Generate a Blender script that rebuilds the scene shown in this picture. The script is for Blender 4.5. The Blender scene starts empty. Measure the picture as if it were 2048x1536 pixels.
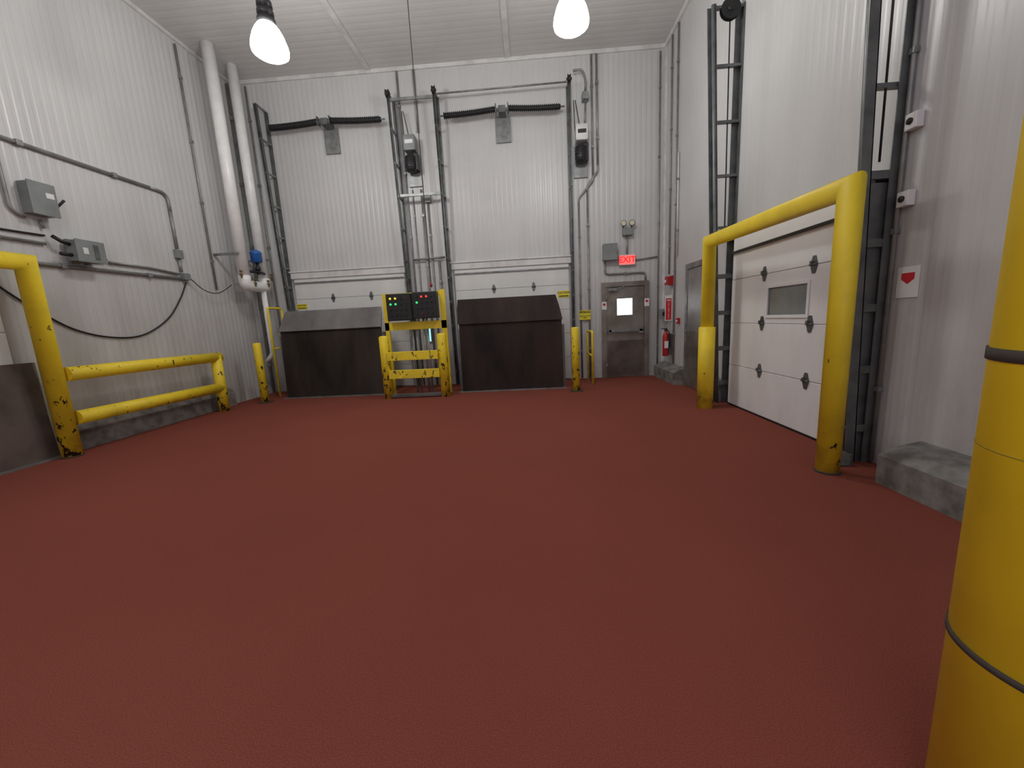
import bpy, bmesh, math, random
from mathutils import Vector, Matrix
random.seed(4)
scene=bpy.context.scene
COL=scene.collection
scene.view_settings.view_transform='Standard'
scene.view_settings.look='None'
V=Vector
XL,XR,YB,ZC,YF=-5.87,2.87,8.49,6.42,-4.0

# ------------------------------------------------------------------ materials
def principled(name):
    m=bpy.data.materials.new(name); m.use_nodes=True
    nt=m.node_tree; b=nt.nodes['Principled BSDF']; return m,nt,b
def node(nt,t,**k):
    n=nt.nodes.new(t)
    for a,v in k.items(): setattr(n,a,v)
    return n
def ramp(nt,src,stops):
    r=node(nt,'ShaderNodeValToRGB'); nt.links.new(src,r.inputs[0])
    e=r.color_ramp.elements
    while len(e)<len(stops): e.new(0.5)
    for i,(p,c) in enumerate(stops):
        e[i].position=p; e[i].color=(c[0],c[1],c[2],1) if isinstance(c,(tuple,list)) else (c,c,c,1)
    return r.outputs[0]
def noise(nt,scale,detail=4,rough=.55,coord='Object',stretch=None):
    tc=node(nt,'ShaderNodeTexCoord'); src=tc.outputs[coord]
    if stretch:
        mp=node(nt,'ShaderNodeMapping'); mp.inputs['Scale'].default_value=stretch; nt.links.new(src,mp.inputs[0]); src=mp.outputs[0]
    n=node(nt,'ShaderNodeTexNoise'); n.inputs['Scale'].default_value=scale; n.inputs['Detail'].default_value=detail; n.inputs['Roughness'].default_value=rough
    nt.links.new(src,n.inputs['Vector']); return n.outputs[0]
def mix(nt,fac,a,b):
    m=node(nt,'ShaderNodeMix',data_type='RGBA')
    if isinstance(fac,(int,float)): m.inputs[0].default_value=fac
    else: nt.links.new(fac,m.inputs[0])
    for i,x in ((6,a),(7,b)):
        if isinstance(x,tuple): m.inputs[i].default_value=(x[0],x[1],x[2],1)
        else: nt.links.new(x,m.inputs[i])
    return m.outputs[2]
def math_(nt,op,a,b=None):
    m=node(nt,'ShaderNodeMath',operation=op)
    for i,x in enumerate((a,b)):
        if x is None: continue
        if isinstance(x,(int,float)): m.inputs[i].default_value=x
        else: nt.links.new(x,m.inputs[i])
    m.use_clamp=(op in('MULTIPLY','SUBTRACT','ADD')); return m.outputs[0]
def posz(nt,lo,hi):
    g=node(nt,'ShaderNodeNewGeometry'); s=node(nt,'ShaderNodeSeparateXYZ'); nt.links.new(g.outputs['Position'],s.inputs[0])
    mr=node(nt,'ShaderNodeMapRange'); nt.links.new(s.outputs[2],mr.inputs[0]); mr.inputs[1].default_value=lo; mr.inputs[2].default_value=hi
    return mr.outputs[0]
def bump(nt,b,src,strength,dist=.01):
    n=node(nt,'ShaderNodeBump'); n.inputs['Strength'].default_value=strength; n.inputs['Distance'].default_value=dist
    nt.links.new(src,n.inputs['Height']); nt.links.new(n.outputs[0],b.inputs['Normal'])
def simple(name,c,rough=.5,metal=0,var=.12,scale=6,c2=None,bmp=0):
    m,nt,b=principled(name)
    d=c2 or tuple(x*(1-var*2.5) for x in c)
    col=ramp(nt,noise(nt,scale),[(.35,d),(.6,c)])
    nt.links.new(col,b.inputs['Base Color']); b.inputs['Roughness'].default_value=rough; b.inputs['Metallic'].default_value=metal
    if bmp: bump(nt,b,noise(nt,scale*12),bmp,.003)
    return m
def emis(name,c,s,base=None):
    m,nt,b=principled(name); b.inputs['Base Color'].default_value=(*(base or c),1)
    b.inputs['Emission Color'].default_value=(*c,1); b.inputs['Emission Strength'].default_value=s; return m
def wallmat(name,c,grime=.5,rough=.38,streak=.12):
    m,nt,b=principled(name)
    big=ramp(nt,noise(nt,.7,3),[(.35,tuple(x*.92 for x in c)),(.65,c)])
    st=ramp(nt,noise(nt,3.2,5,.6,stretch=(1,1,.06)),[(.45,0),(.75,streak)])
    big=mix(nt,st,big,tuple(x*.5 for x in c))
    n1=noise(nt,1.6,6,.65,stretch=(1,1,.3))
    lowz=ramp(nt,posz(nt,0,3.2),[(0,1.0),(.3,.6),(1,0)])
    f=math_(nt,'MULTIPLY',ramp(nt,n1,[(.36,0),(.66,1)]),lowz)
    f=math_(nt,'MULTIPLY',f,grime)
    col=mix(nt,f,big,(.21,.18,.135))
    nt.links.new(col,b.inputs['Base Color']); b.inputs['Roughness'].default_value=rough
    bump(nt,b,noise(nt,1.3,2,.5),.3,.010)
    return m
def yellow(name,chips=.5,c=(.94,.71,.03),dirt_a=.11):
    m,nt,b=principled(name)
    base=ramp(nt,noise(nt,3,4),[(.3,tuple(x*.9 for x in c)),(.6,c)])
    n=noise(nt,15,6,.62,stretch=(1,1,.55))
    z=posz(nt,0,1.6)
    thr=node(nt,'ShaderNodeMath',operation='MULTIPLY_ADD'); nt.links.new(z,thr.inputs[0]); thr.inputs[1].default_value=.13; thr.inputs[2].default_value=.70-.17*chips
    g=node(nt,'ShaderNodeMath',operation='GREATER_THAN'); nt.links.new(n,g.inputs[0]); nt.links.new(thr.outputs[0],g.inputs[1])
    dirt=math_(nt,'MULTIPLY',ramp(nt,noise(nt,5,5),[(.4,0),(.7,1)]),ramp(nt,posz(nt,0,.5),[(0,.8 if dirt_a>.1 else dirt_a),(1,dirt_a)]))
    col=mix(nt,dirt,base,(.16,.10,.03))
    col=mix(nt,g.outputs[0],col,(.03,.022,.016))
    nt.links.new(col,b.inputs['Base Color']); b.inputs['Roughness'].default_value=.5
    return m
M={}
M['wall']=wallmat('white_ribbed_panel',(.60,.60,.598),.62,.36)
M['ceil']=wallmat('ceiling_panel',(.62,.615,.605),0,.55,.05)
M['doorwhite']=wallmat('white_door_panel',(.78,.78,.76),.5,.5)
M['doorclean']=wallmat('clean_white_door_panel',(.90,.90,.90),.2,.5,.05)
M['whitepipe']=simple('white_pipe_jacket',(.86,.86,.85),.3,0,.03)
M['trimwhite']=simple('white_trim',(.70,.70,.69),.5,0,.08,4)
M['yellow']=yellow('scuffed_yellow_paint',.5)
M['yellowbad']=yellow('chipped_yellow_paint',.86)
M['yellowclean']=yellow('worn_yellow_sleeve',-.8,(1.0,.74,.02),.05)
M['galv']=simple('galvanized_steel',(.30,.31,.31),.42,.5,.15,7)
M['track']=simple('grey_track_steel',(.17,.18,.18),.45,.45,.15,5)
M['conduit']=simple('grey_conduit',(.32,.32,.31),.45,.4,.12,5)
M['greybox']=simple('grey_enamel',(.24,.26,.26),.45,.1,.08,4)
M['black']=simple('black_rubber',(.012,.012,.013),.55,0,.1,10)
M['blackmetal']=simple('black_metal',(.03,.03,.032),.4,.3,.1,10)
M['stain']=simple('stained_stainless',(.33,.305,.28),.38,.6,.1,2.2,(.19,.16,.135))
M['stain2']=simple('stained_kickplate',(.19,.16,.14),.45,.5,.1,2,(.10,.08,.07))
M['stain3']=simple('grey_steel_door',(.36,.34,.325),.4,.5,.1,2,(.24,.22,.205))
M['concrete']=simple('curb_concrete',(.25,.24,.225),.9,0,.1,7,(.12,.115,.105),.9)
M['red']=simple('red_enamel',(.42,.015,.015),.35,0,.05)
M['signred']=simple('sign_red',(.6,.02,.03),.5,0,.02)
M['signwhite']=simple('sign_white',(.8,.8,.8),.5,0,.02)
M['signyellow']=simple('sign_yellow',(.85,.72,.03),.5,0,.02)
M['signblack']=simple('sign_black',(.02,.02,.02),.5,0,.02)
M['blue']=simple('blue_actuator',(.02,.12,.42),.4,0,.05)
M['strap']=simple('brown_strap',(.06,.048,.038),.9,0,.1)
M['brass']=simple('aged_brass',(.25,.17,.07),.4,.8,.1)
M['seam']=simple('dull_seam',(.35,.24,.02),.8,0,.1)
M['glassdark']=simple('dim_window_glass',(.25,.27,.26),.12,0,.05)
M['glasslit']=emis('lit_window_glass',(.9,.97,1),3.0)
M['cyan']=emis('daylight_slit',(.35,.85,.9),.9)
M['exit']=emis('exit_face',(1,.22,.20),.75,(.5,.05,.05))
M['exittext']=emis('exit_letters',(1,.02,.02),1.0,(.5,0,0))
M['lgreen']=emis('green_indicator',(.05,.9,.2),1.1)
M['lred']=emis('red_indicator',(1,.05,.03),1.2)
M['lyellow']=emis('yellow_indicator',(1,.65,.05),1.0)
M['lamp']=emis('glowing_lamp_glass',(1,.99,.955),70)
M['lens']=simple('lamp_lens',(.75,.68,.5),.2,.0,.05)
def platemat(name,c,d):
    m,nt,b=principled(name)
    n=noise(nt,1.4,6,.6,stretch=(1.2,1,.35))
    col=ramp(nt,n,[(.35,d),(.62,c)])
    nt.links.new(col,b.inputs['Base Color']); b.inputs['Metallic'].default_value=.1; b.inputs['Roughness'].default_value=.6
    b.inputs['Specular IOR Level'].default_value=.3
    bump(nt,b,noise(nt,60,2),.2,.003); return m
M['plate']=platemat('dark_leveler_steel',(.048,.037,.031),(.013,.010,.008))
M['platebrown']=platemat('rusty_leveler_steel',(.038,.021,.016),(.009,.005,.004))
M['lip']=platemat('lit_lip_steel',(.23,.22,.22),(.14,.13,.125))  # light caught by the tilted lip is put into this paler tone
M['lipdark']=platemat('dark_lip_steel',(.055,.037,.032),(.02,.013,.011))
m,nt,b=principled('red_grit_floor')
g1=ramp(nt,noise(nt,230,3,.7),[(.3,(.165,.046,.031)),(.7,(.315,.095,.068))])
g2=ramp(nt,noise(nt,.6,4),[(.3,.88),(.7,1.0)])
mm=node(nt,'ShaderNodeMix',data_type='RGBA',blend_type='MULTIPLY'); mm.inputs[0].default_value=1
nt.links.new(g1,mm.inputs[6]); nt.links.new(g2,mm.inputs[7]); nt.links.new(mm.outputs[2],b.inputs['Base Color'])
b.inputs['Roughness'].default_value=1.0; b.inputs['Specular IOR Level'].default_value=.03
bump(nt,b,noise(nt,260,2,.6),.4,.003); M['floor']=m

# ------------------------------------------------------------------ mesh helpers
def box(bm,c,s,bev=0,rot=None):
    r=bmesh.ops.create_cube(bm,size=1)
    vs=r['verts']
    for v in vs:
        v.co=V((v.co.x*s[0],v.co.y*s[1],v.co.z*s[2]))
    if bev:
        es=list({e for v in vs for e in v.link_edges})
        rr=bmesh.ops.bevel(bm,geom=es,offset=bev,segments=2,affect='EDGES',profile=.6)
        vs=list({v for f in rr['faces'] for v in f.verts}|{v for v in vs if v.is_valid})
    for v in vs:
        co=v.co
        if rot is not None: co=rot@co
        v.co=co+V(c)
    return vs
def bx(bm,x0,x1,y0,y1,z0,z1,bev=0):
    return box(bm,((x0+x1)/2,(y0+y1)/2,(z0+z1)/2),(abs(x1-x0),abs(y1-y0),abs(z1-z0)),bev)
def tube(bm,pts,r,seg=12,bend=0,caps=True):
    pts=[V(p) for p in pts]
    if bend:
        out=[pts[0]]
        for i in range(1,len(pts)-1):
            p=pts[i]; a=(pts[i-1]-p); c=(pts[i+1]-p)
            k=min(bend,a.length*.49,c.length*.49); A=p+a.normalized()*k; C=p+c.normalized()*k
            for j in range(6):
                t=j/5; out.append(A*(1-t)**2+p*2*t*(1-t)+C*t*t)
        out.append(pts[-1]); pts=out
    d=(pts[1]-pts[0]).normalized()
    up=V((0,0,1)) if abs(d.z)<.9 else V((1,0,0))
    a=d.cross(up).normalized(); b=d.cross(a).normalized()
    offs=[(a*math.cos(2*math.pi*i/seg)+b*math.sin(2*math.pi*i/seg))*r for i in range(seg)]
    rings=[[bm.verts.new(pts[0]+o) for o in offs]]
    for i in range(1,len(pts)):
        d1=(pts[i]-pts[i-1]).normalized()
        if i<len(pts)-1:
            d2=(pts[i+1]-pts[i]).normalized(); n=(d1+d2).normalized()
            ring=[o-d1*(o.dot(n)/d1.dot(n)) for o in offs]
            rings.append([bm.verts.new(pts[i]+o) for o in ring])
            offs=[o-d2*o.dot(d2) for o in ring]
            offs=[o.normalized()*r for o in offs]
        else:
            rings.append([bm.verts.new(pts[i]+o) for o in offs])
    for A,B in zip(rings,rings[1:]):
        for i in range(seg):
            f=bm.faces.new((A[i],A[(i+1)%seg],B[(i+1)%seg],B[i])); f.smooth=True
    if caps:
        bm.faces.new(rings[0][::-1]); bm.faces.new(rings[-1])
def lathe(bm,prof,c,seg=24,axis=None):
    c=V(c); rings=[]
    for r,h in prof:
        ring=[]
        for i in range(seg):
            p=V((r*math.cos(2*math.pi*i/seg),r*math.sin(2*math.pi*i/seg),h))
            if axis is not None: p=axis@p
            ring.append(bm.verts.new(p+c))
        rings.append(ring)
    for A,B in zip(rings,rings[1:]):
        for i in range(seg):
            f=bm.faces.new((A[i],A[(i+1)%seg],B[(i+1)%seg],B[i])); f.smooth=True
    bm.faces.new(rings[0][::-1]); bm.faces.new(rings[-1])
def prism(bm,poly,axis,a,b):
    def mk(p,t):
        return {'x':V((t,p[0],p[1])),'y':V((p[0],t,p[1])),'z':V((p[0],p[1],t))}[axis]
    A=[bm.verts.new(mk(p,a)) for p in poly]; B=[bm.verts.new(mk(p,b)) for p in poly]
    n=len(poly)
    bm.faces.new(A); bm.faces.new(B[::-1])
    for i in range(n): bm.faces.new((A[i],B[i],B[(i+1)%n],A[(i+1)%n]))
def fin(name,bm,mat,base=(0,0,0),parent=None):
    bmesh.ops.recalc_face_normals(bm,faces=bm.faces[:])
    bmesh.ops.translate(bm,verts=bm.verts[:],vec=-V(base))
    me=bpy.data.meshes.new(name); bm.to_mesh(me); bm.free()
    if mat is not None: me.materials.append(M[mat])
    o=bpy.data.objects.new(name,me); COL.objects.link(o)
    if parent is None: o.location=base
    else: o.parent=parent
    return o
class Thing:
    def __init__(s,name,base,label,cat,group=None):
        s.base=V(base); s.o=bpy.data.objects.new(name,None); s.o.empty_display_size=.1; COL.objects.link(s.o); s.o.location=base
        s.o['label']=label; s.o['category']=cat
        if group: s.o['group']=group
    def part(s,name,fn,mat,parent=None,label=None):
        bm=bmesh.new(); fn(bm); o=fin(name,bm,mat,s.base,parent or s.o)
        if label: o['label']=label
        return o
def solo(name,fn,mat,base,label,cat,group=None):
    bm=bmesh.new(); fn(bm); o=fin(name,bm,mat,base); o['label']=label; o['category']=cat
    if group: o['group']=group
    return o
def struct(name,fn,mat,base=(0,0,0)):
    bm=bmesh.new(); fn(bm); o=fin(name,bm,mat,base); o['kind']='structure'; return o
def sub(parent,base,name,fn,mat,label=None):
    bm=bmesh.new(); fn(bm); o=fin(name,bm,mat,base,parent)
    if label: o['label']=label
    return o
def text(parent,base,s,size,loc,facing,mat,name='lettering',sx=1):
    cu=bpy.data.curves.new('tmp','FONT'); cu.body=s; cu.size=size; cu.align_x='CENTER'; cu.align_y='CENTER'; cu.extrude=.001; cu.offset=size*.02
    t=bpy.data.objects.new('tmp',cu); COL.objects.link(t); bpy.context.view_layer.update()
    me=bpy.data.meshes.new_from_object(t.evaluated_get(bpy.context.evaluated_depsgraph_get()))
    bpy.data.objects.remove(t)
    R={'-y':Matrix.Rotation(math.pi/2,4,'X'),
       '-x':Matrix.Rotation(-math.pi/2,4,'Z')@Matrix.Rotation(math.pi/2,4,'X')}[facing]
    me.transform(Matrix.Translation(V(loc)-V(base))@R@Matrix.Diagonal((sx,1,1,1)))
    me.materials.clear(); me.materials.append(M[mat])
    o=bpy.data.objects.new(name,me); COL.objects.link(o); o.parent=parent; return o

# ------------------------------------------------------------------ room shell
def ribs(u0,u1,pitch=.105,d=.011):
    pts=[]; u=u0
    while u<u1-1e-6:
        for du,h in ((0,0),(.45,0),(.60,1),(.85,1)):
            uu=u+du*pitch
            if uu<u1: pts.append((uu,h*d))
        u+=pitch
    pts.append((u1,0)); return pts
def ribwall(name,axis,face,out,u0,u1,z0,z1,mat,d):
    def fn(bm):
        P=ribs(u0,u1,.105,d)
        if axis=='x': poly=[(u,face+out*h) for u,h in P]+[(u1,face+out*.2),(u0,face+out*.2)]
        else: poly=[(face+out*h,u) for u,h in P]+[(face+out*.2,u1),(face+out*.2,u0)]
        A=[bm.verts.new((p[0],p[1],z0)) for p in poly]; B=[bm.verts.new((p[0],p[1],z1)) for p in poly]; n=len(poly)
        for i in range(n): bm.faces.new((A[i],B[i],B[(i+1)%n],A[(i+1)%n]))
    return struct(name,fn,mat)
ribwall('wall_back','x',YB,1,XL-.2,XR+.2,0,ZC,'wall',.003)
ribwall('wall_left','y',XL,-1,YF,YB,0,ZC,'wall',.0028)
ribwall('wall_right','y',XR,1,YF,YB,0,ZC,'wall',.0013)
ribwall('wall_front','x',YF,-1,XL-.2,XR+.2,0,ZC,'wall',.005)
struct('floor',lambda bm:bx(bm,XL-.2,XR+.2,YF-.2,YB+.2,-.15,0),'floor')
def ceilfn(bm):
    P=ribs(YF-.2,YB+.2,.15,.0018)
    poly=[(y,ZC+h) for y,h in P]+[(YB+.2,ZC+.2),(YF-.2,ZC+.2)]
    A=[bm.verts.new((XL-.2,p[0],p[1])) for p in poly]; B=[bm.verts.new((XR+.2,p[0],p[1])) for p in poly]; n=len(poly)
    for i in range(n): bm.faces.new((A[i],B[i],B[(i+1)%n],A[(i+1)%n]))
struct('ceiling',ceilfn,'ceil')
for i,x in enumerate((-2.98,-.2)):
    struct('trim_%d'%(i+1),lambda bm:bx(bm,x-.05,x+.05,YF,YB-.03,ZC-.02,ZC,.004),'trimwhite')
struct('trim_3',lambda bm:bx(bm,XL,XR,YB-.03,YB,ZC-.07,ZC),'trimwhite')
struct('trim_4',lambda bm:bx(bm,XR-.05,XR,YF,YB-.03,ZC-.07,ZC),'trimwhite')
struct('trim_5',lambda bm:bx(bm,XL,XL+.04,YF,YB-.03,ZC-.06,ZC),'trimwhite')
struct('trim_6',lambda bm:bx(bm,XR-.04,XR,YB-.045,YB,.3,ZC-.07),'trimwhite')
def curb(name,side,y0,y1,w,h):
    s=1 if side=='L' else -1; x=XL if side=='L' else XR
    def fn(bm):
        poly=[(x,0),(x+s*w,0),(x+s*w,h*.8),(x+s*(w-.1 if w>.15 else w*.6),h),(x,h+.04)]
        prism(bm,poly,'y',y0,y1)
    return struct(name,fn,'concrete')
curb('baseboard_left','L',4.35,7.1,.12,.30)
curb('baseboard_right','R',-3.9,2.88,.30,.27)
curb('baseboard_back','R',7.22,8.40,.22,.28)
curb('baseboard_middle','R',5.80,6.25,.16,.28)

# ------------------------------------------------------------------ exit door (door_1)
Y0=YB-.002
def frame1(bm):
    bx(bm,1.56,1.65,Y0-.07,Y0,0,2.02,.004); bx(bm,2.45,2.54,Y0-.07,Y0,0,2.02,.004); bx(bm,1.56,2.54,Y0-.072,Y0,1.93,2.03,.004)
d1=struct('door_1',frame1,'stain',(2.05,YB,0)); B=(2.05,YB,0)
sub(d1,B,'door_leaf',lambda bm:bx(bm,1.655,2.445,Y0-.045,Y0,.01,1.925,.003),'stain')
sub(d1,B,'kick_plate',lambda bm:bx(bm,1.67,2.43,Y0-.049,Y0-.045,.03,.80),'stain2')
sub(d1,B,'window_frame',lambda bm:[bx(bm,1.86,1.88,Y0-.055,Y0-.045,1.32,1.70),bx(bm,2.20,2.22,Y0-.055,Y0-.045,1.32,1.70),bx(bm,1.88,2.20,Y0-.055,Y0-.045,1.68,1.70),bx(bm,1.88,2.20,Y0-.055,Y0-.045,1.32,1.34)],'galv')
sub(d1,B,'window_pane',lambda bm:bx(bm,1.88,2.20,Y0-.05,Y0-.045,1.34,1.68),'glasslit')
def pushbar(bm):
    bx(bm,1.69,2.41,Y0-.12,Y0-.085,.98,1.04,.008); bx(bm,1.68,1.75,Y0-.12,Y0-.045,.96,1.06,.005); bx(bm,2.33,2.42,Y0-.12,Y0-.045,.94,1.10,.005)
sub(d1,B,'push_bar',pushbar,'galv')
sub(d1,B,'door_closer',lambda bm:[bx(bm,1.70,1.90,Y0-.10,Y0-.05,1.84,1.90,.01),tube(bm,[(1.86,Y0-.11,1.89),(2.02,Y0-.11,1.91),(1.95,Y0-.08,1.95)],.008,8)],'galv')
for z in (.25,1.0,1.7):
    sub(d1,B,'hinge',lambda bm:tube(bm,[(1.652,Y0-.078,z-.06),(1.652,Y0-.078,z+.06)],.011,10),'galv')
X0=XR-.002; B=(XR,6.75,0)
d2=struct('door_2',lambda bm:[bx(bm,X0-.06,X0,6.32,6.42,0,2.16,.004),bx(bm,X0-.06,X0,7.12,7.2,0,2.16,.004),bx(bm,X0-.062,X0,6.32,7.2,2.07,2.16,.004)],'galv',B)
sub(d2,B,'door_leaf',lambda bm:bx(bm,X0-.045,X0,6.425,7.115,.01,2.065,.003),'stain3')
sub(d2,B,'kick_plate',lambda bm:bx(bm,X0-.05,X0-.045,6.44,7.1,.03,1.0),'stain')
def lever(bm):
    tube(bm,[(X0-.045,7.04,1.0),(X0-.12,7.04,1.0),(X0-.12,6.92,1.0)],.012,8,.02)
    bx(bm,X0-.055,X0-.045,7.01,7.07,.92,1.08,.003)
sub(d2,B,'handle',lever,'galv')
def gap_strip(n,x0,x1,z0,z1):
    w=struct('window_%d'%n,lambda bm:[bx(bm,x0-.015,x0,Y0-.03,Y0,z0,z1),bx(bm,x1,x1+.015,Y0-.03,Y0,z0,z1),bx(bm,x0-.015,x1+.015,Y0-.03,Y0,z1,z1+.015),bx(bm,x0-.015,x1+.015,Y0-.03,Y0,z0-.015,z0)],'galv')
    sub(w,(0,0,0),'window_pane',lambda bm:bx(bm,x0,x1,Y0-.02,Y0,z0,z1),'cyan')  # glowing strip stands for daylight through a dock gap, not a glazed window
gap_strip(1,-2.225,-2.17,.98,1.30); gap_strip(2,-2.60,-2.57,.92,1.12)

# ------------------------------------------------------------------ door hardware
def hinge_y(bm,x,z,y,s=1):
    prism(bm,[(x-.035*s,z),(x-.012*s,z+.07*s),(x+.012*s,z+.07*s),(x+.035*s,z),(x+.012*s,z-.07*s),(x-.012*s,z-.07*s)],'y',y-.008,y)
    tube(bm,[(x-.03*s,y-.012,z),(x+.03*s,y-.012,z)],.012*s,8); box(bm,(x,y-.025,z+.02),(.02,.035,.03))
def hinge_x(bm,y,z,x,s=1.0):
    prism(bm,[(y-.05*s,z),(y-.018*s,z+.085*s),(y+.018*s,z+.085*s),(y+.05*s,z),(y+.018*s,z-.085*s),(y-.018*s,z-.085*s)],'x',x-.008,x)
    tube(bm,[(x-.014,y-.045*s,z),(x-.014,y+.045*s,z)],.011,8); box(bm,(x-.026,y,z+.02),(.034,.02,.03))
def dockdoor(n,x0,x1):
    B=((x0+x1)/2,YB,0); y=YB-.002
    def panels(bm):
        for z0,z1 in ((0.02,.50),(.505,1.01),(1.015,1.52),(1.525,2.03),(2.035,2.47)):
            bx(bm,x0+.02,x1-.02,y-.045,y,z0,z1,.006)
    d=struct('door_%d'%n,panels,'doorwhite',B)
    sub(d,B,'head_trim',lambda bm:[bx(bm,x0-.03,x1+.03,y-.07,y,2.47,2.60,.008),bx(bm,x0-.05,x1+.05,y-.09,y,2.60,2.63,.004)],'trimwhite')
    sub(d,B,'bottom_bar',lambda bm:bx(bm,x0,x1,y-.075,y-.046,2.37,2.395),'galv')
    for x in (x0+.85,x0+1.70):
        for z in (2.03,): sub(d,B,'hinge',lambda bm:hinge_y(bm,x,z,y-.046,1.3),'track')
dockdoor(3,-5.1,-2.62); dockdoor(4,-1.57,.90)
gy0,gy1=3.42,5.60; B=(XR,(gy0+gy1)/2,0)
def gp(bm):
    for z0,z1 in ((.02,.575),(.58,1.155),(1.16,1.735),(1.74,2.32)):
        if z0==1.16:
            wy0,wy1,wz0,wz1=4.10,4.78,1.24,1.58
            bx(bm,X0-.045,X0,gy0,wy0,z0,z1); bx(bm,X0-.045,X0,wy1,gy1,z0,z1); bx(bm,X0-.045,X0,wy0,wy1,z0,wz0); bx(bm,X0-.045,X0,wy0,wy1,wz1,z1)
        else: bx(bm,X0-.045,X0,gy0,gy1,z0,z1,.006)
d5=struct('door_5',gp,'doorclean',B)
def wf(bm):
    for a in ((4.08,4.115,1.22,1.60),(4.765,4.80,1.22,1.60),(4.115,4.765,1.565,1.60),(4.115,4.765,1.22,1.255)): bx(bm,X0-.058,X0-.046,*a,.004)
sub(d5,B,'window_frame',wf,'doorclean')
sub(d5,B,'window_pane',lambda bm:bx(bm,X0-.03,X0-.015,4.10,4.78,1.24,1.58),'glassdark')
sub(d5,B,'reinforcing_bar',lambda bm:bx(bm,X0-.07,X0-.046,gy0,gy1,2.08,2.11),'blackmetal')
sub(d5,B,'bottom_seal',lambda bm:bx(bm,X0-.05,X0-.002,gy0,gy1,.0,.02),'black')
for z in (.578,1.158,1.738):
    for y in (4.86,4.05,3.50): sub(d5,B,'hinge',lambda bm:hinge_x(bm,y,z,X0-.046),'track')
sub(d5,B,'head_trim',lambda bm:bx(bm,X0-.05,X0,gy0-.02,gy1+.05,2.325,2.36,.005),'trimwhite')
B=(XL,3.1,0)
d6=struct('door_6',lambda bm:[bx(bm,XL+.002,XL+.04,1.7,4.08,z0,z1,.006) for z0,z1 in ((1.03,1.50),(1.505,2.12),(.02,1.025))],'doorwhite',B)
sub(d6,B,'head_trim',lambda bm:bx(bm,XL+.002,XL+.07,1.6,4.12,2.13,2.22,.006),'trimwhite')

# ------------------------------------------------------------------ lift tracks
def track(wall,u,ztop,b0,b1,w,lab,grp,zr0=2.7,step=.72,side=1,pulley=True):
    def P(o,du,z): return (u+du,YB-o,z) if wall=='B' else (XR-o,u+du,z)
    t=Thing('door_track',P(0.02,0,0),lab,'door track',grp)
    def rail(o0,o1):
        def fn(bm):
            for (a,b,c,d) in ((-w/2,w/2,0,.008),(-w/2,-w/2+.008,0,w)):
                vs=[]
                for z,o in ((0,o0),(ztop,o1)):
                    vs.append([bm.verts.new(P(o+oo,duu*side,z)) for duu,oo in ((a,c),(b,c),(b,d),(a,d))])
                A,Bq=vs
                bm.faces.new(A); bm.faces.new(Bq[::-1])
                for i in range(4): bm.faces.new((A[i],Bq[i],Bq[(i+1)%4],A[(i+1)%4]))
        return fn
    t.part('wall_rail',rail(.005,.005),'track')
    def froll(bm):
        rail(b0,b1)(bm)
        tube(bm,[P(b0+w*.35,w*.2*side,0.02),P(b1+w*.35,w*.2*side,ztop)],w*.32,8)
    t.part('front_rail',froll,'track')
    z=zr0
    while z<ztop+.01:
        o=b0+(b1-b0)*z/ztop
        def fn(bm):
            a=P(.01,-w*.3,z-.016); b=P(o+.03,w*.3,z+.016)
            bx(bm,min(a[0],b[0]),max(a[0],b[0]),min(a[1],b[1]),max(a[1],b[1]),a[2],b[2])
        t.part('rung',fn,'galv' if wall=='B' else 'track'); z+=step
    for z in [x*.5+.3 for x in range(5)]:
        o=b0+(b1-b0)*z/ztop
        def fn(bm):
            a=P(.01,-w*.45,z-.03); b=P(o+w*.5,w*.1,z+.03)
            bx(bm,min(a[0],b[0]),max(a[0],b[0]),min(a[1],b[1]),max(a[1],b[1]),a[2],b[2])
            tube(bm,[P(o+w*.5,0,z),P(o+w*.5+.025,0,z)],.012,6)
        t.part('clip',fn,'galv' if wall=='B' else 'track')
    if pulley:
        def fn(bm):
            R=Matrix.Rotation(math.pi/2,3,'Y') if wall=='B' else Matrix.Rotation(math.pi/2,3,'X')
            r=.075 if wall=='B' else .12
            o=b1+.02 if wall=='B' else .17
            lathe(bm,[(r,-.03),(r,-.022),(r*.8,-.015),(r*.8,.015),(r,.022),(r,.03)],P(o,0,ztop-.05),20,R)
            lathe(bm,[(r*.3,-.05),(r*.3,.05)],P(o,0,ztop-.05),12,R)
        t.part('pulley',fn,'black')
    if wall=='R':
        t.part('lift_chain',lambda bm:tube(bm,[P(.14,0,2.4),P(.17,0,ztop-.15)],.008,6),'blackmetal')
        if side==1:
            t.part('side_cover',lambda bm:bx(bm,XR-.19,XR-.004,u-.005,u+.012,0,2.25),'track')
            t.part('curtain_guide',lambda bm:bx(bm,XR-.11,XR-.004,u+.055,u+.10,0,2.32),'blackmetal')
    return t
LB='tall dark steel lift track standing beside a white dock door'
for u,s in ((-5.19,1),(-2.54,-1),(-1.64,1),(.95,-1)):
    track('B',u,5.83 if u!=-5.19 else 5.8,.09,.32,.055,LB,'dock door lift tracks',side=s,step=.62,pulley=(u!=-5.19))
track('R',5.68,5.12,.15,.36,.08,'tall dark ladder-like lift track with a black cable drum','right wall lift tracks',zr0=2.45,step=.66,side=-1)
track('R',3.31,5.4,.14,.33,.08,'tall heavy grey ladder-like lift track beside the overhead door','right wall lift tracks',zr0=2.3,step=.62,side=1,pulley=False)
solo('cross_brace',lambda bm:[bx(bm,-2.52,-1.66,YB-.33,YB-.29,5.66,5.71)],'galv',(-2.1,YB-.3,5.7),'grey steel angle brace joining two lift track tops','brace','track cross braces')
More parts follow.
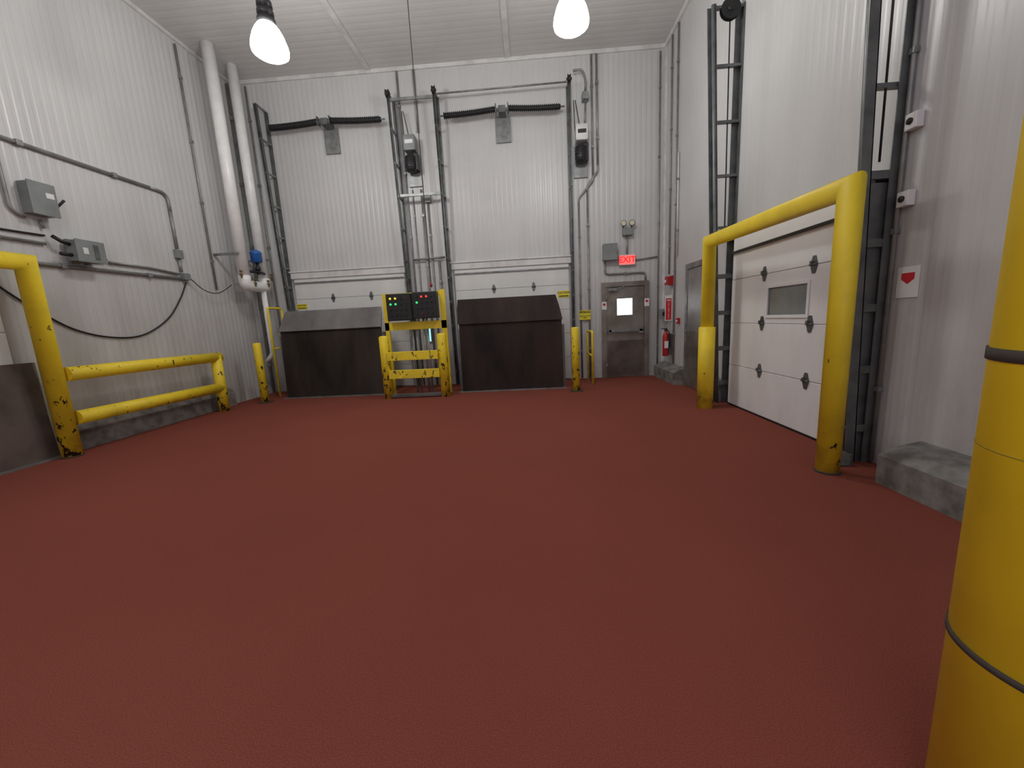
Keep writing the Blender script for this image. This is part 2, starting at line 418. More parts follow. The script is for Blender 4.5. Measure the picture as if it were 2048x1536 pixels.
solo('cross_brace',lambda bm:[bx(bm,-2.52,-1.66,YB-.26,YB-.22,3.93,3.98)],'galv',(-2.1,YB-.25,3.95),'grey steel angle brace joining two lift tracks midway','brace','track cross braces')
solo('drive_shaft',lambda bm:tube(bm,[(-1.60,YB-.36,5.70),(.90,YB-.36,5.72)],.016,10),'galv',(-.4,YB-.36,5.7),'thin steel shaft spanning between lift tracks above the dock door','shaft')

def springs(xc,x0,x1,z,lab):
    y=YB-.27
    t=Thing('torsion_spring',(xc,YB,z),lab,'spring','dock door springs')
    def coil(a,b,zs,ze):
        def fn(bm):
            n=26
            pts=[]
            for i in range(n+1):
                q=i/n; pts.append(V((a+(b-a)*q,y,zs+(ze-zs)*q-.012*math.sin(q*math.pi))))
            tube(bm,pts,.046,10)
            for i in range(n):
                p=pts[i]; lathe(bm,[(.050,-.009),(.062,-.004),(.062,.004),(.050,.009)],p,12,Matrix.Rotation(math.pi/2,3,'Y'))
        return fn
    t.part('spring',coil(x0,xc-.13,z,z+.045),'black')
    t.part('spring',coil(xc+.13,x1,z+.045,z),'black')
    t.part('shaft',lambda bm:tube(bm,[(x0-.08,y,z),(xc,y,z+.045),(x1+.08,y,z)],.016,8),'galv')
    t.part('center_bracket',lambda bm:[bx(bm,xc-.07,xc+.07,y-.03,YB-.004,z-.02,z+.10,.01),bx(bm,xc-.12,xc+.12,y-.01,y+.01,z+.0,z+.06)],'track')
    for s in (-1,1): t.part('end_plate',lambda bm:bx(bm,xc+s*.12-.01,xc+s*.12+.01,y-.06,y+.06,z-.03,z+.12),'track')
    t.part('mounting_plate',lambda bm:bx(bm,xc-.15,xc+.15,YB-.05,YB-.004,z-.46,z+.02,.004),'galv')
springs(-3.88,-5.0,-2.74,5.38,'black coiled spring pair on a shaft with grey bracket')
springs(-.35,-1.48,.78,5.35,'black coiled spring pair on a shaft with grey bracket')

def motor(x,z,white):
    t=Thing('door_operator',(x,YB,z-.4),'grey and black electric door operator with conduit above' if not white else 'white and black electric door operator mounted high on ribbed wall','motor','door operators')
    t.part('mounting_plate',lambda bm:bx(bm,x-.14,x+.14,YB-.04,YB-.002,z-.62,z-.02,.004),'galv')
    t.part('cover',lambda bm:[bx(bm,x-.12,x+.12,YB-.30,YB-.05,z-.02,z+.27,.03)],'trimwhite' if white else 'greybox')
    t.part('nameplate',lambda bm:bx(bm,x-.08,x+.08,YB-.304,YB-.30,z+.10,z+.17),'signblack' if white else 'signwhite')
    def mot(bm):
        lathe(bm,[(.06,-.20),(.10,-.18),(.11,-.1),(.11,.08),(.09,.1)],(x-.02,YB-.2,z-.2),18)
        for k in range(5): lathe(bm,[(.115,-.005),(.115,.005)],(x-.02,YB-.2,z-.32+k*.045),18)
        bx(bm,x+.04,x+.13,YB-.22,YB-.06,z-.36,z-.04,.01)
    t.part('motor_body',mot,'blackmetal')
    t.part('chain',lambda bm:tube(bm,[(x-.12,YB-.16,z+.2),(x-.13,YB-.15,z+.75)],.008,6),'black')
    t.part('chain',lambda bm:tube(bm,[(x-.02,YB-.16,z+.25),(x-.10,YB-.15,z+.75)],.008,6),'black')
motor(-2.22,4.80,False); motor(1.18,4.75,True)

# ------------------------------------------------------------------ conduits
def conduit(pts,r=.02,mat='conduit',lab='thin grey metal conduit running along ribbed wall',bend=.1,clips=True,grp='wall conduits',name='conduit',cat='conduit'):
    t=Thing(name,pts[-1],lab,cat,grp)
    t.part('pipe',lambda bm:tube(bm,pts,r,10,bend),mat)
    if clips:
        for a,b in zip(pts,pts[1:]):
            a=V(a);b=V(b);L=(b-a).length
            if L<.8: continue
            for k in range(int(L/1.3)+1):
                p=a.lerp(b,(k+.5)/(int(L/1.3)+1)); t.part('coupling',lambda bm:box(bm,p,(r*2.6,r*2.6,r*2.6),.003),'galv')
y=YB-.026
conduit([(-2.42,y,6.34),(-2.42,y,.02)],.018); conduit([(-2.08,y,6.34),(-2.08,y,5.2)],.022)
conduit([(-2.12,y,4.12),(-2.12,y,.02)],.022); conduit([(-2.00,y,3.84),(-2.00,y,.02)],.018)
conduit([(-1.86,y,2.68),(-1.86,y,.02)],.022)
conduit([(-2.40,y-.045,2.72),(-1.72,y-.045,2.74)],.02); conduit([(-2.30,y,4.12),(-2.30,y,.02)],.012)
solo('junction_box',lambda bm:[bx(bm,-2.05,-1.93,YB-.08,YB-.002,3.85,4.0,.006)],'greybox',(-2,YB,3.9),'small grey junction box between dock door tracks','junction box')
conduit([(1.42,y,6.34),(1.42,y,4.15)],.02); conduit([(1.42,y,4.15),(1.42,y,4.06),(1.12,y,3.74),(1.12,y,3.60)],.02,clips=False,bend=.06); conduit([(1.12,y,3.6),(1.12,y,.02)],.02)
conduit([(1.52,y,6.34),(1.52,y,4.35)],.022); conduit([(1.52,y,4.35),(1.52,y,4.24),(1.30,y,3.96),(1.30,y,3.85)],.022,clips=False,bend=.06); conduit([(1.30,y,3.85),(1.30,y,.02)],.022)
conduit([(1.03,YB-.30,5.93),(1.20,YB-.3,5.95),(1.28,YB-.22,5.8),(1.28,YB-.12,5.66)],.022,clips=False)
conduit([(1.28,YB-.12,5.50),(1.26,YB-.14,5.04)],.02,clips=False)
solo('junction_box',lambda bm:[bx(bm,1.22,1.34,YB-.17,YB-.002,5.51,5.64,.006)],'greybox',(1.28,YB,5.5),'small grey junction fitting beside the door operator','junction box')
conduit([(1.64,y,2.46),(1.64,y,2.2),(2.48,y,2.2),(2.48,y,2.04)],.02,bend=.08)
conduit([(2.28,y,2.46),(2.72,y,2.50)],.015); conduit([(2.10,y,2.58),(2.10,y,2.94)],.018,clips=False)
conduit([(2.74,y,6.3),(2.74,y,.02)],.016)
x=XR-.026
conduit([(x,8.12,6.34),(x,8.12,2.1)],.016); conduit([(x,7.82,6.34),(x,7.82,.325)],.016)
conduit([(x,7.72,4.2),(x,7.72,2.4)],.015,mat='trimwhite',lab='thin white conduit running up ribbed wall')
conduit([(x,3.245,6.2),(x,3.245,.02)],.016)
x=XL+.026
conduit([(x,2.0,3.66),(x,6.2,3.69)],.024); conduit([(x,6.2,3.69),(x,6.5,3.69),(x,6.5,3.4)],.024,bend=.22,clips=False); conduit([(x,6.5,3.4),(x,6.5,2.82)],.024,clips=False)
conduit([(x,6.5,2.65),(x,6.5,2.44)],.024,clips=False)
conduit([(x,2.0,2.56),(x,4.66,2.56)],.018); conduit([(x,2.0,2.29),(x,6.47,2.33)],.024)
conduit([(x,5.36,2.44),(x,6.0,2.44),(x,6.44,2.40)],.018); conduit([(x,4.28,3.60),(x,4.40,3.5),(x,4.40,2.9),(x,4.52,2.83)],.018)
conduit([(x,4.66,2.84),(x,4.68,2.74)],.016,clips=False)
solo('junction_box',lambda bm:[bx(bm,XL+.002,XL+.07,6.44,6.56,2.66,2.80,.006)],'greybox',(XL,6.5,2.7),'small grey junction box on a vertical wall conduit','junction box')
solo('junction_box',lambda bm:[bx(bm,XL+.002,XL+.09,6.48,6.60,2.31,2.42,.006),lathe(bm,[(.02,0),(.02,.06)],(XL+.05,6.54,2.27),10)],'greybox',(XL,6.5,2.3),'small grey junction fitting where conduits and cables meet','junction box')
t=Thing('disconnect_switch',(XL,4.66,2.88),'grey metal safety disconnect switch box with side lever','electrical box')
t.part('body',lambda bm:bx(bm,XL+.003,XL+.14,4.53,4.78,2.88,3.24,.01),'greybox')
t.part('cover',lambda bm:[bx(bm,XL+.14,XL+.155,4.52,4.79,2.87,3.25,.006)],'greybox')
t.part('warning_label',lambda bm:bx(bm,XL+.155,XL+.158,4.68,4.76,3.08,3.14),'signwhite')
t.part('lever',lambda bm:[tube(bm,[(XL+.08,4.79,3.02),(XL+.08,4.83,3.02),(XL+.17,4.85,3.10)],.014,8)],'blackmetal')
t=Thing('control_enclosure',(XL,5.0,2.38),'long grey steel control enclosure with hinged cover and cables','electrical box')
t.part('body',lambda bm:bx(bm,XL+.05,XL+.20,4.84,5.16,2.38,2.64,.01),'greybox')
t.part('cover',lambda bm:[bx(bm,XL+.20,XL+.215,4.83,5.17,2.37,2.65,.006)],'greybox')
t.part('latch',lambda bm:bx(bm,XL+.215,XL+.225,5.03,5.08,2.42,2.60,.003),'track')
t.part('label_plate',lambda bm:bx(bm,XL+.215,XL+.22,4.9,4.96,2.47,2.55,.002),'trimwhite')
for p in ([(XL+.12,4.84,2.58),(XL+.12,4.76,2.60),(XL+.08,4.70,2.66)],[(XL+.12,4.84,2.45),(XL+.12,4.72,2.45)],[(XL+.10,5.16,2.5),(XL+.05,5.30,2.46)]):
    t.part('cable_gland',lambda bm:tube(bm,p,.022,10),'black')
for yy in (4.9,5.08): t.part('bracket',lambda bm:bx(bm,XL+.003,XL+.05,yy-.02,yy+.02,2.36,2.66),'galv')
def cable(pts,lab,r=.011):
    P=[V(p) for p in pts]; out=[]
    n=len(P)
    for i in range(n-1):
        p0=P[max(i-1,0)];p1=P[i];p2=P[i+1];p3=P[min(i+2,n-1)]
        for k in range(8):
            q=k/8; out.append(.5*((2*p1)+(p2-p0)*q+(2*p0-5*p1+4*p2-p3)*q*q+(3*p1-3*p2+p3-p0)*q**3))
    out.append(P[-1]); solo('cable',lambda bm:tube(bm,out,r,8),'black',P[-1],lab,'cable')
x=XL+.016
cable([(x,4.05,2.10),(x,4.35,1.82),(x,4.75,1.53),(x,5.2,1.40),(x,5.65,1.42),(x,6.1,1.66),(x,6.4,2.0),(x+.03,6.53,2.27)],'black cable drooping in a long loop against white ribbed wall')
cable([(x+.06,6.60,2.34),(x+.1,6.8,2.16),(x+.15,7.05,2.12),(x+.25,7.28,2.28)],'thin black cable sagging from junction fitting to white pipes',.008)
cable([(x,2.5,2.68),(x,3.6,2.64),(x,4.3,2.65),(x,4.68,2.66)],'black cable clipped along the grey wall conduits',.012)

# ------------------------------------------------------------------ white pipes
px,py1,py2=-5.44,7.43,8.02
t=Thing('refrigeration_pipe',(px,7.7,1.1),'pair of thick white pipes joined by header with blue valve','pipe')
t.part('riser',lambda bm:tube(bm,[(px,py1,2.45),(px,py1,ZC-.002)],.10,24),'whitepipe')
t.part('riser',lambda bm:tube(bm,[(px-.02,py2,2.45),(px-.02,py2,ZC-.002)],.09,24),'whitepipe')
t.part('header',lambda bm:tube(bm,[(px,py1,2.46),(px,py1,2.28),(px-.02,py2,2.28),(px-.02,py2,2.46)],.105,24,.14),'whitepipe')
t.part('drain_pipe',lambda bm:tube(bm,[(px,py2-.1,2.2),(px,py2-.1,.9),(px-.15,py2-.1,.75)],.05,14,.08),'whitepipe')
t.part('valve',lambda bm:[tube(bm,[(px+.12,py1+.25,2.5),(px+.12,py1+.25,2.72)],.03,10),tube(bm,[(px,py1-.02,2.55),(px+.12,py1+.25,2.55),(px+.02,py2,2.55)],.03,10),lathe(bm,[(.05,0),(.05,.06)],(px+.12,py1+.25,2.58),12)],'blackmetal')
t.part('actuator',lambda bm:[lathe(bm,[(.06,0),(.10,.02),(.10,.16),(.105,.17),(.105,.2),(.04,.25)],(px+.12,py1+.25,2.72),18)],'blue')
for (a,b,c) in ((px+.05,py1-.14,2.46),(px+.12,py1+.12,2.32),(px+.10,py2-.05,2.34),(px+.08,py2+.1,2.48)):
    t.part('service_valve',lambda bm:[tube(bm,[(a,b,c-.06),(a,b,c+.07)],.013,8),lathe(bm,[(.028,-.008),(.028,.008)],(a,b,c+.07),10),box(bm,(a,b,c),(.04,.04,.035),.005)],'brass')
for z in (2.85,):
    t.part('wall_bracket',lambda bm:bx(bm,XL+.003,px+.05,py1-.15,py1-.11,z-.02,z+.02),'galv')
    t.part('wall_bracket',lambda bm:bx(bm,XL+.003,px+.05,py2+.10,py2+.14,z-.02,z+.02),'galv')
conduit([(XL+.026,7.20,6.3),(XL+.026,7.20,2.2)],.018); conduit([(XL+.035,8.34,6.3),(XL+.035,8.34,.02)],.03)
conduit([(-5.55,YB-.026,6.3),(-5.55,YB-.026,.02)],.02)

# ------------------------------------------------------------------ yellow guards
def goal(pa,pb,za,zb,r,lab,sleeve=None,mat='yellow'):
    t=Thing('goalpost_guard',(pa[0],pa[1],0),lab,'guard rail','overhead door goalposts')
    t.part('frame',lambda bm:tube(bm,[(pa[0],pa[1],0),(pa[0],pa[1],za),(pb[0],pb[1],zb),(pb[0],pb[1],0)],r,32),mat)
    for p in (pa,pb):
        t.part('base_collar',lambda bm:lathe(bm,[(r+.008,0),(r+.008,.01),(r,.015)],(p[0],p[1],0),28),'strap')
    if sleeve: t.part('sleeve',lambda bm:lathe(bm,[(r+.022,.0),(r+.022,1.12),(r+.002,1.125)],(sleeve[0],sleeve[1],0),28),'yellow')
    return t
goal((2.38,3.10),(2.42,5.42),2.18,2.24,.082,'yellow pipe goalpost guarding the white overhead door',sleeve=(2.42,5.42))
goal((-5.57,4.21),(-5.57,1.6),2.26,2.26,.092,'chipped yellow pipe goalpost beside the low dark plate',mat='yellowbad')
t=Thing('guard_rail',(-5.55,6.55,0),'two-rail yellow pipe barrier with chipped paint along concrete curb','guard rail')
t.part('post',lambda bm:tube(bm,[(-5.55,6.55,0),(-5.55,6.55,1.0)],.085,24),'yellowbad')
t.part('upper_rail',lambda bm:tube(bm,[(-5.55,4.32,.985),(-5.55,6.63,.97)],.084,24),'yellowbad')
t.part('lower_rail',lambda bm:tube(bm,[(-5.55,4.32,.45),(-5.55,6.56,.43)],.084,24),'yellow')
def bollard(x,y,h,lab):
    t=Thing('bollard',(x,y,0),lab,'bollard','dock bollards')
    t.part('post',lambda bm:lathe(bm,[(.07,0),(.07,h-.02),(.063,h-.006),(.02,h)],(x,y,0),24),'yellowbad')
    t.part('base_plate',lambda bm:bx(bm,x-.11,x+.11,y-.11,y+.11,0,.012),'strap')
bollard(-5.25,7.21,1.17,'short chipped yellow bollard beside the dock plate')
bollard(.82,7.06,1.17,'short chipped yellow bollard near the narrow yellow handrail')
t=Thing('guard_rail',(-2.19,7.1,0),'chipped yellow steel guard rail protecting control boxes between dock doors','guard rail')
for x in (-2.72,-1.63):
    t.part('post',lambda bm:lathe(bm,[(.088,0),(.088,1.15),(.07,1.175),(.02,1.185)],(x,7.1,0),24),'yellowbad')
for z in (.80,.46):
    t.part('rail',lambda bm:bx(bm,-2.65,-1.70,6.99,7.06,z-.08,z+.08,.006),'yellowbad')
t.part('base_rail',lambda bm:bx(bm,-2.65,-1.70,7.04,7.1,.02,.08,.006),'track')
t=Thing('control_stand',(-2.19,7.5,0),'yellow steel stand carrying two black control boxes with indicator lights','control panel')
t.part('frame',lambda bm:[bx(bm,-2.80,-2.72,7.46,7.51,0,1.97),bx(bm,-1.69,-1.59,7.46,7.51,0,2.0),bx(bm,-2.80,-1.59,7.46,7.50,1.27,1.42),bx(bm,-2.72,-1.69,7.47,7.50,1.90,1.97)],'yellow')
for xx in (-2.28,-2.20,-2.05,-1.98): t.part('conduit_drop',lambda bm:tube(bm,[(xx,7.5,1.5),(xx,7.5,.02)],.022,8),'conduit')
for k,(x0,x1,z0,z1) in enumerate(((-2.67,-2.20,1.45,1.95),(-2.17,-1.71,1.47,1.96))):
    b=t.part('control_box',lambda bm:[bx(bm,x0,x1,7.28,7.46,z0,z1,.012)],'blackmetal')
    sub(b,t.base,'face_panel',lambda bm:bx(bm,x0+.012,x1-.012,7.268,7.28,z0+.012,z1-.012,.003),'black')
    for r in range(4):
        for c in range(4):
            xx=x0+.09+c*(x1-x0-.18)/3; zz=z1-.09-r*.105
            if k==0: mt={(0,0):'lyellow',(0,1):'lyellow',(1,0):'lgreen',(1,1):'lgreen',(0,3):'red'}.get((r,c),'blackmetal')
            else: mt={(0,1):'lred',(1,0):'lgreen',(0,2):'lred',(3,1):'red'}.get((r,c),'blackmetal')
            q=.019 if mt[0]=='l' else .014
            sub(b,t.base,'indicator_light' if mt[0]=='l' else 'push_button',lambda bm:lathe(bm,[(q,0),(q,.012),(q*.7,.022)],(xx,7.268,zz),12,Matrix.Rotation(math.pi/2,3,'X')),mt)
def handrail(x,y0,y1,h,lab):
    t=Thing('handrail',(x,y0,0),lab,'handrail','narrow handrails')
    t.part('rail',lambda bm:tube(bm,[(x,y0,0),(x,y0,h),(x,y1,h),(x,y1,0)],.022,10,.05),'yellow')
    t.part('mid_rail',lambda bm:tube(bm,[(x,y0,h*.55),(x,y1,h*.55)],.018,10),'yellow')
handrail(1.22,7.62,8.25,1.05,'narrow yellow tube handrail beside the exit door')
handrail(-5.30,7.75,8.2,1.85,'narrow yellow tube handrail in the corner by white pipes')
pcx,pcy,pr=1.145,.79,.17
t=Thing('bollard',(pcx,pcy,0),'huge worn yellow column wrapped with dark straps','bollard')
t.part('column',lambda bm:lathe(bm,[(pr,0),(pr,2.25),(pr*.98,2.5),(pr*.7,2.62),(pr*.2,2.66)],(pcx,pcy,0),64),'yellowclean')
for z,h in ((.545,.008),(1.225,.013)):
    t.part('strap',lambda bm:lathe(bm,[(pr+.0005,-h),(pr+.004,-h),(pr+.004,h),(pr+.0005,h)],(pcx,pcy,z),64),'strap')
t.part('seam',lambda bm:lathe(bm,[(pr+.0003,-.0015),(pr+.0008,0),(pr+.0003,.0015)],(pcx,pcy,1.02),64),'seam')

# ------------------------------------------------------------------ dock levelers
def leveler(x0,x1,y,zf,zt,lab,platem,lipm,lean,tl,tr,cut):
    t=Thing('dock_leveler',((x0+x1)/2,y,0),lab,'dock leveler','upright dock levelers')
    t.part('deck_plate',lambda bm:prism(bm,[(y,0.015),(y+.03,.015),(y+.11,zf),(y+.08,zf)],'x',x0,x1),platem)
    def lip(bm):
        yy=y+.08
        A=[V((x0-.02,yy-.03,zf)),V((x1+.02,yy-.03,zf)),V((x1-tr,yy-.03+lean,zt)),V((x0+tl,yy-.03+lean,zt))]
        A=[A[0],A[1],A[1].lerp(A[2],cut)+V((.01,0,0)),A[2],A[3],A[0].lerp(A[3],cut)-V((.01,0,0))]
        F=[bm.verts.new(p) for p in A]; G=[bm.verts.new(V(p)+V((0,.03,0))) for p in A]; n=len(A)
        bm.faces.new(F); bm.faces.new(G[::-1])
        for i in range(n): bm.faces.new((F[i],G[i],G[(i+1)%n],F[(i+1)%n]))
    t.part('lip',lip,lipm)
    t.part('hinge_tube',lambda bm:tube(bm,[(x0,y+.062,zf),(x1,y+.062,zf)],.012,10),platem)
    for a in ((x0-.05,x0-.005),(x1+.005,x1+.05)): t.part('side_frame',lambda bm:bx(bm,a[0],a[1],y+.10,y+.22,0,zf*.93),'track')
    for xx in (x0+.3,(x0+x1)/2,x1-.3): t.part('rear_frame',lambda bm:bx(bm,xx-.03,xx+.03,y+.12,y+.25,0.0,zf*.9),'track')
    t.part('curb_angle',lambda bm:bx(bm,x0-.06,x1+.06,y-.06,y-.01,0,.02),'galv')
leveler(-5.02,-2.95,7.55,1.35,1.76,'upright dark steel dock plate with lighter folded lip','plate',"lip",.24,.03,.04,.75)
leveler(-1.36,.62,7.42,1.32,1.79,'upright brown-black steel dock plate with chamfered dark lip','platebrown',"lipdark",.05,.0,.10,.6)
t=Thing('dock_leveler',(-5.75,3.2,0),'low brown-grey stainless dock plate beneath a white door','dock leveler')
t.part('deck_plate',lambda bm:prism(bm,[(XL+.06,1.15),(XL+.09,1.15),(XL+.16,.02),(XL+.12,.02)],'y',1.7,4.2),'stain2')
t.part('edge_angle',lambda bm:bx(bm,XL+.05,XL+.10,4.2,4.22,0,1.15),'galv')
t.part('curb_angle',lambda bm:bx(bm,XL+.1,XL+.2,1.7,4.22,0,.02),'galv')

# ------------------------------------------------------------------ lamps
def lamp(x,y,zb,lab):
    t=Thing('pendant_lamp',(x,y,ZC),lab,'lamp','high bay pendant lamps')
    t.part('glass_shade',lambda bm:lathe(bm,[(.10,0),(.17,.010),(.205,.035),(.212,.07),(.203,.13),(.178,.21),(.145,.28),(.115,.325),(.10,.34)],(x,y,zb),32),'lamp')
    t.part('ballast_housing',lambda bm:lathe(bm,[(.09,.34),(.10,.345),(.105,.40),(.08,.42),(.08,.44),(.095,.45),(.095,.49),(.075,.51),(.075,.53),(.09,.54),(.085,.60),(.04,.64)],(x,y,zb),24),'blackmetal')
    t.part('hook',lambda bm:tube(bm,[(x,y,zb+.63),(x-.03,y,zb+.66),(x-.03,y,zb+.72),(x,y,zb+.74)],.012,8,.02),'galv')
    t.part('stem',lambda bm:tube(bm,[(x,y,zb+.73),(x,y,ZC-.03)],.012,8),'galv')
    t.part('canopy',lambda bm:lathe(bm,[(.07,-.04),(.08,-.002)],(x,y,ZC),18),'blackmetal')
lamp(-3.08,5.3,4.76,'glowing white bell-shaped pendant lamp with dark ballast near pipes')
lamp(.66,5.3,4.76,'glowing white bell-shaped pendant lamp hanging over the floor')

# ------------------------------------------------------------------ signs and small items
def plate_sign(name,facing,u,z,w,h,mat,lab,off=0,cat='sign'):
    if facing=='-y': base=(u,YB-off,z-h/2); fn=lambda bm:bx(bm,u-w/2,u+w/2,YB-.008-off,YB-.002-off,z-h/2,z+h/2)
    else: base=(XR-off,u,z-h/2); fn=lambda bm:bx(bm,XR-.008-off,XR-.002-off,u-w/2,u+w/2,z-h/2,z+h/2)
    t=Thing(name,base,lab,cat); t.part('panel',fn,mat); return t
def caution(x,z,w,h,off,lab,lines=0):
    t=plate_sign('caution_sign','-y',x,z,w,h,'signyellow',lab,off)
    yy=YB-.009-off
    if lines:
        t.part('band',lambda bm:bx(bm,x-w/2+.008,x+w/2-.008,yy-.001,yy,z+h*.2,z+h*.42),'signblack')
        text(t.o,t.base,'CAUTION',h*.2,(x,yy-.003,z+h*.31),'-y','signyellow',sx=1.1)
        text(t.o,t.base,'WATCH YOUR',h*.17,(x,yy-.002,z-.02),'-y','signblack')
        text(t.o,t.base,'STEP',h*.17,(x,yy-.002,z-h*.3),'-y','signblack')
    else:
        text(t.o,t.base,'CAUTION',h*.42,(x,yy-.002,z+h*.22),'-y','signblack')
        t.part('stripe',lambda bm:bx(bm,x-w*.42,x+w*.42,yy-.001,yy,z-h*.36,z-h*.2),'signblack')
caution(-4.98,1.88,.24,.11,.048,'small yellow caution label on white dock door')
caution(.76,1.84,.24,.14,.048,'small yellow caution label on white dock door corner')
caution(1.20,1.38,.24,.2,.05,'yellow and black caution sign mounted on wall conduits',1)
def arrow_sign(facing,u,z,w,h,lab,off=0):
    t=plate_sign('safety_sign',facing,u,z,w,h,'signwhite',lab,off)
    zz=z+h*.10; a=w*.30
    poly=[(u-a,zz+h*.20),(u+a,zz+h*.20),(u+a,zz+h*.0),(u,zz-h*.16),(u-a,zz+h*.0)]
    if facing=='-y': t.part('red_arrow',lambda bm:prism(bm,poly,'y',YB-.010-off,YB-.0085-off),'signred')
    else: t.part('red_arrow',lambda bm:prism(bm,poly,'x',XR-.010-off,XR-.0085-off),'signred')
arrow_sign('-y',1.605,1.55,.10,.16,'small white sign with red arrow on door frame',.072)
arrow_sign('-y',2.495,1.58,.10,.16,'small white sign with red arrow on door frame',.072)
arrow_sign('-x',3.12,1.48,.17,.23,'white sign with red arrow on ribbed wall')
t=Thing('exit_sign',(2.09,YB,2.35),'glowing red exit sign above the personnel door','exit sign')
t.part('housing',lambda bm:bx(bm,1.92,2.26,YB-.07,YB-.002,2.36,2.57,.008),'trimwhite')
t.part('face',lambda bm:bx(bm,1.935,2.245,YB-.076,YB-.07,2.373,2.557),'exit')
text(t.o,t.base,'EXIT',.17,(2.09,YB-.078,2.465),'-y','exittext')
t=Thing('emergency_light',(2.1,YB,2.95),'twin-head emergency light on a grey box above the exit sign','emergency light')
t.part('battery_box',lambda bm:bx(bm,2.0,2.2,YB-.11,YB-.002,2.95,3.09,.01),'greybox')
for x in (2.01,2.18):
    h=t.part('lamp_head',lambda bm:[lathe(bm,[(.03,-.06),(.055,-.02),(.06,0)],(x,YB-.12,3.18),18,Matrix.Rotation(math.pi/2,3,'X')),tube(bm,[(x,YB-.07,3.085),(x,YB-.07,3.16)],.012,8)],'blackmetal')
    sub(h,t.base,'lens',lambda bm:lathe(bm,[(.052,0),(.045,.008)],(x,YB-.12,3.18),18,Matrix.Rotation(math.pi/2,3,'X')),'lens')
t=Thing('electrical_box',(1.73,YB,2.47),'square grey electrical cabinet on ribbed wall beside exit sign','electrical box')
t.part('body',lambda bm:bx(bm,1.59,1.87,YB-.14,YB-.002,2.48,2.79,.008),'greybox')
t.part('cover',lambda bm:bx(bm,1.58,1.88,YB-.15,YB-.14,2.47,2.80,.004),'greybox')
t.part('latch',lambda bm:bx(bm,1.85,1.87,YB-.165,YB-.15,2.6,2.66),'galv')
t=Thing('fire_alarm_strobe',(XR,7.98,1.9),'red fire alarm horn box with small lens','fire alarm')
t.part('body',lambda bm:bx(bm,XR-.14,XR-.06,7.90,8.04,1.88,2.04,.01),'red')
t.part('back_box',lambda bm:bx(bm,XR-.06,XR-.002,7.89,8.05,1.87,2.05,.004),'red')
t.part('lens',lambda bm:bx(bm,XR-.16,XR-.14,7.94,8.00,1.92,1.98,.01),'signwhite')
t=Thing('fire_extinguisher_sign',(XR,7.95,1.2),'vertical red and white fire extinguisher sign projecting from wall','sign')
t.part('panel',lambda bm:bx(bm,XR-.14,XR-.002,7.99,7.995,1.18,1.68),'signwhite')
t.part('arrow_panel',lambda bm:bx(bm,XR-.125,XR-.015,7.985,7.989,1.20,1.62),'signred')
text(t.o,t.base,'FIRE',.045,(XR-.07,7.983,1.58),'-y','signwhite')
for i,ch in enumerate('EXTINGUISHER'):
    text(t.o,t.base,ch,.03,(XR-.07,7.983,1.53-i*.027),'-y','signwhite')
t=Thing('fire_extinguisher',(XR-.14,7.92,.5),'red fire extinguisher with black hose and white label','fire extinguisher')
ex,ey=XR-.14,7.92
t.part('cylinder',lambda bm:lathe(bm,[(.055,.48),(.06,.50),(.06,.86),(.05,.92),(.03,.95),(.025,.98)],(ex,ey,0),24),'red')
t.part('label',lambda bm:bx(bm,ex-.045,ex+.03,ey-.065,ey-.055,.64,.78),'signwhite')
t.part('valve_handle',lambda bm:[bx(bm,ex-.02,ex+.02,ey-.03,ey+.03,.98,1.02,.004),bx(bm,ex-.09,ex+.02,ey-.012,ey+.012,1.02,1.035)],'blackmetal')
t.part('hose',lambda bm:tube(bm,[(ex+.02,ey-.03,1.0),(ex+.05,ey-.07,.94),(ex+.06,ey-.075,.78),(ex+.05,ey-.075,.65)],.011,8,.05),'black')
t.part('bracket',lambda bm:bx(bm,ex+.055,XR-.002,ey-.03,ey+.03,.5,.92),'track')
t=Thing('alarm_box',(XR,8.2,1.25),'small grey wall mounted alarm box below the red strobe','alarm box')
t.part('body',lambda bm:bx(bm,XR-.16,XR-.002,8.15,8.3,1.22,1.42,.01),'greybox')
t.part('dial',lambda bm:lathe(bm,[(.05,0),(.05,.02)],(XR-.09,8.15,1.32),14,Matrix.Rotation(math.pi/2,3,'X')),'blackmetal')
t=Thing('pull_station',(XR,7.6,1.15),'small red fire alarm pull station on ribbed wall','fire alarm')
t.part('body',lambda bm:bx(bm,XR-.05,XR-.002,7.56,7.64,1.12,1.23,.006),'red')
t.part('handle',lambda bm:bx(bm,XR-.06,XR-.05,7.57,7.63,1.16,1.19),'signwhite')
for z in (2.62,2.09):
    t=Thing('push_button_station',(XR,3.18,z),'small white wall switch box with black round button','switch','white switch boxes')
    t.part('body',lambda bm:bx(bm,XR-.06,XR-.002,3.135,3.225,z-.055,z+.055,.008),'signwhite')
    t.part('button',lambda bm:lathe(bm,[(.022,0),(.022,.012),(.012,.02)],(XR-.06,3.18,z),14,Matrix.Rotation(-math.pi/2,3,'Y')),'black')
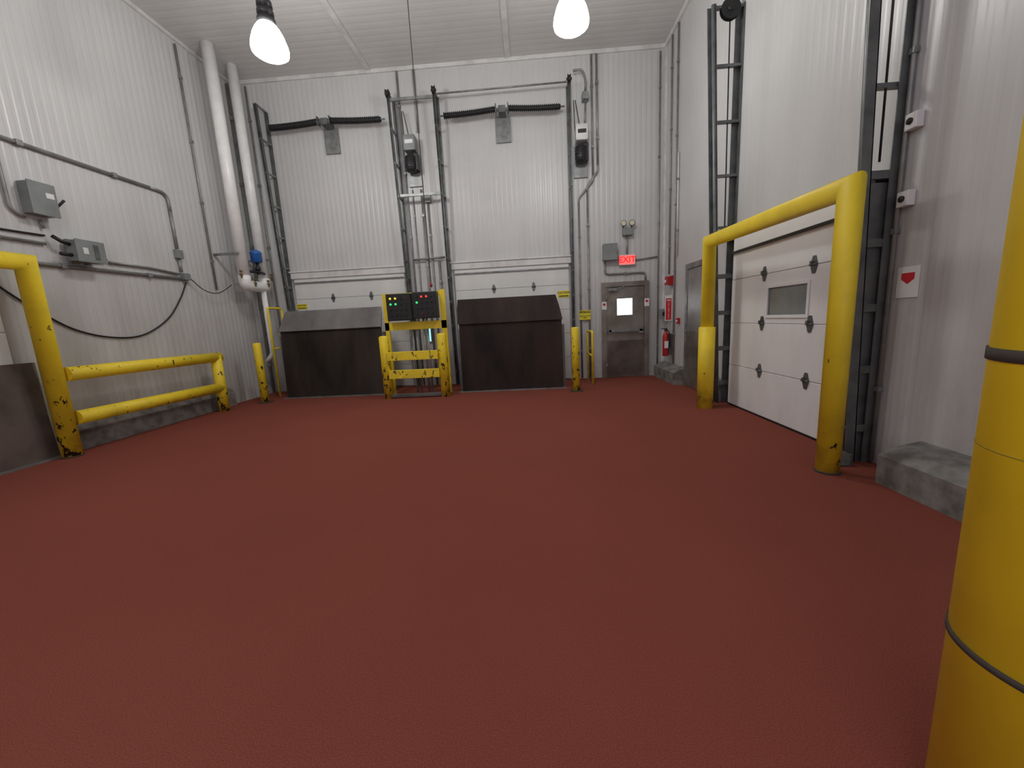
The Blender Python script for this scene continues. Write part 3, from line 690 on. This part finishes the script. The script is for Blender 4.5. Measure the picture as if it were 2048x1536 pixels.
t=Thing('bead_chain',(-1.42,5.8,1.9),'thin dark red pull chain hanging straight down from the ceiling','chain')
t.part('cord',lambda bm:tube(bm,[(-1.42,5.8,1.95),(-1.42,5.8,ZC-.002)],.006,6),'strap')
t.part('toggle',lambda bm:lathe(bm,[(.008,0),(.018,.01),(.018,.05),(.006,.07)],(-1.42,5.8,1.89),12),'red')
t=Thing('floor_bracket',(2.66,3.0,0),'dark steel track foot bracket bolted to red floor','bracket')
t.part('angle',lambda bm:[bx(bm,2.52,2.64,3.18,3.32,0,.015),bx(bm,2.62,2.64,3.18,3.32,.015,.10)],'track')
t.part('bolt',lambda bm:[lathe(bm,[(.018,.015),(.018,.03),(.01,.045)],(2.57,3.24,0),6)],'galv')

# ------------------------------------------------------------------ lights
def point(x,y,z,e,c=(1,.99,.97),r=.25):
    l=bpy.data.lights.new('unseen_light','POINT'); l.energy=e; l.color=c; l.shadow_soft_size=r
    o=bpy.data.objects.new('unseen_light',l); COL.objects.link(o); o.location=(x,y,z); return o
point(-3.2,1.6,5.2,65,r=.4); point(-1.3,-2.8,2.2,150,(.92,.90,1),r=.8); point(.3,-2.6,4.6,70,(.84,.83,1),r=1.0)  # out of view; the low rear one is an added fill for upright surfaces
w=bpy.data.worlds.new('w'); scene.world=w; w.use_nodes=True
w.node_tree.nodes['Background'].inputs[0].default_value=(.8,.85,1,1); w.node_tree.nodes['Background'].inputs[1].default_value=.05

# ------------------------------------------------------------------ camera
yaw,pitch,roll=.05205,.16403,-.05188
cy,sy=math.cos(yaw),math.sin(yaw)
f=V((-sy*math.cos(pitch),cy*math.cos(pitch),-math.sin(pitch))); r=V((cy,sy,0)); u=r.cross(f)
r2=r*math.cos(roll)+u*math.sin(roll); u2=-r*math.sin(roll)+u*math.cos(roll)
cam=bpy.data.cameras.new('camera'); cam.sensor_width=36; cam.lens=770/2048*36; cam.clip_start=.02
co=bpy.data.objects.new('camera',cam); COL.objects.link(co)
mt=Matrix((r2,u2,-f)).transposed().to_4x4(); mt.translation=V((0,0,1.35)); co.matrix_world=mt
scene.camera=co
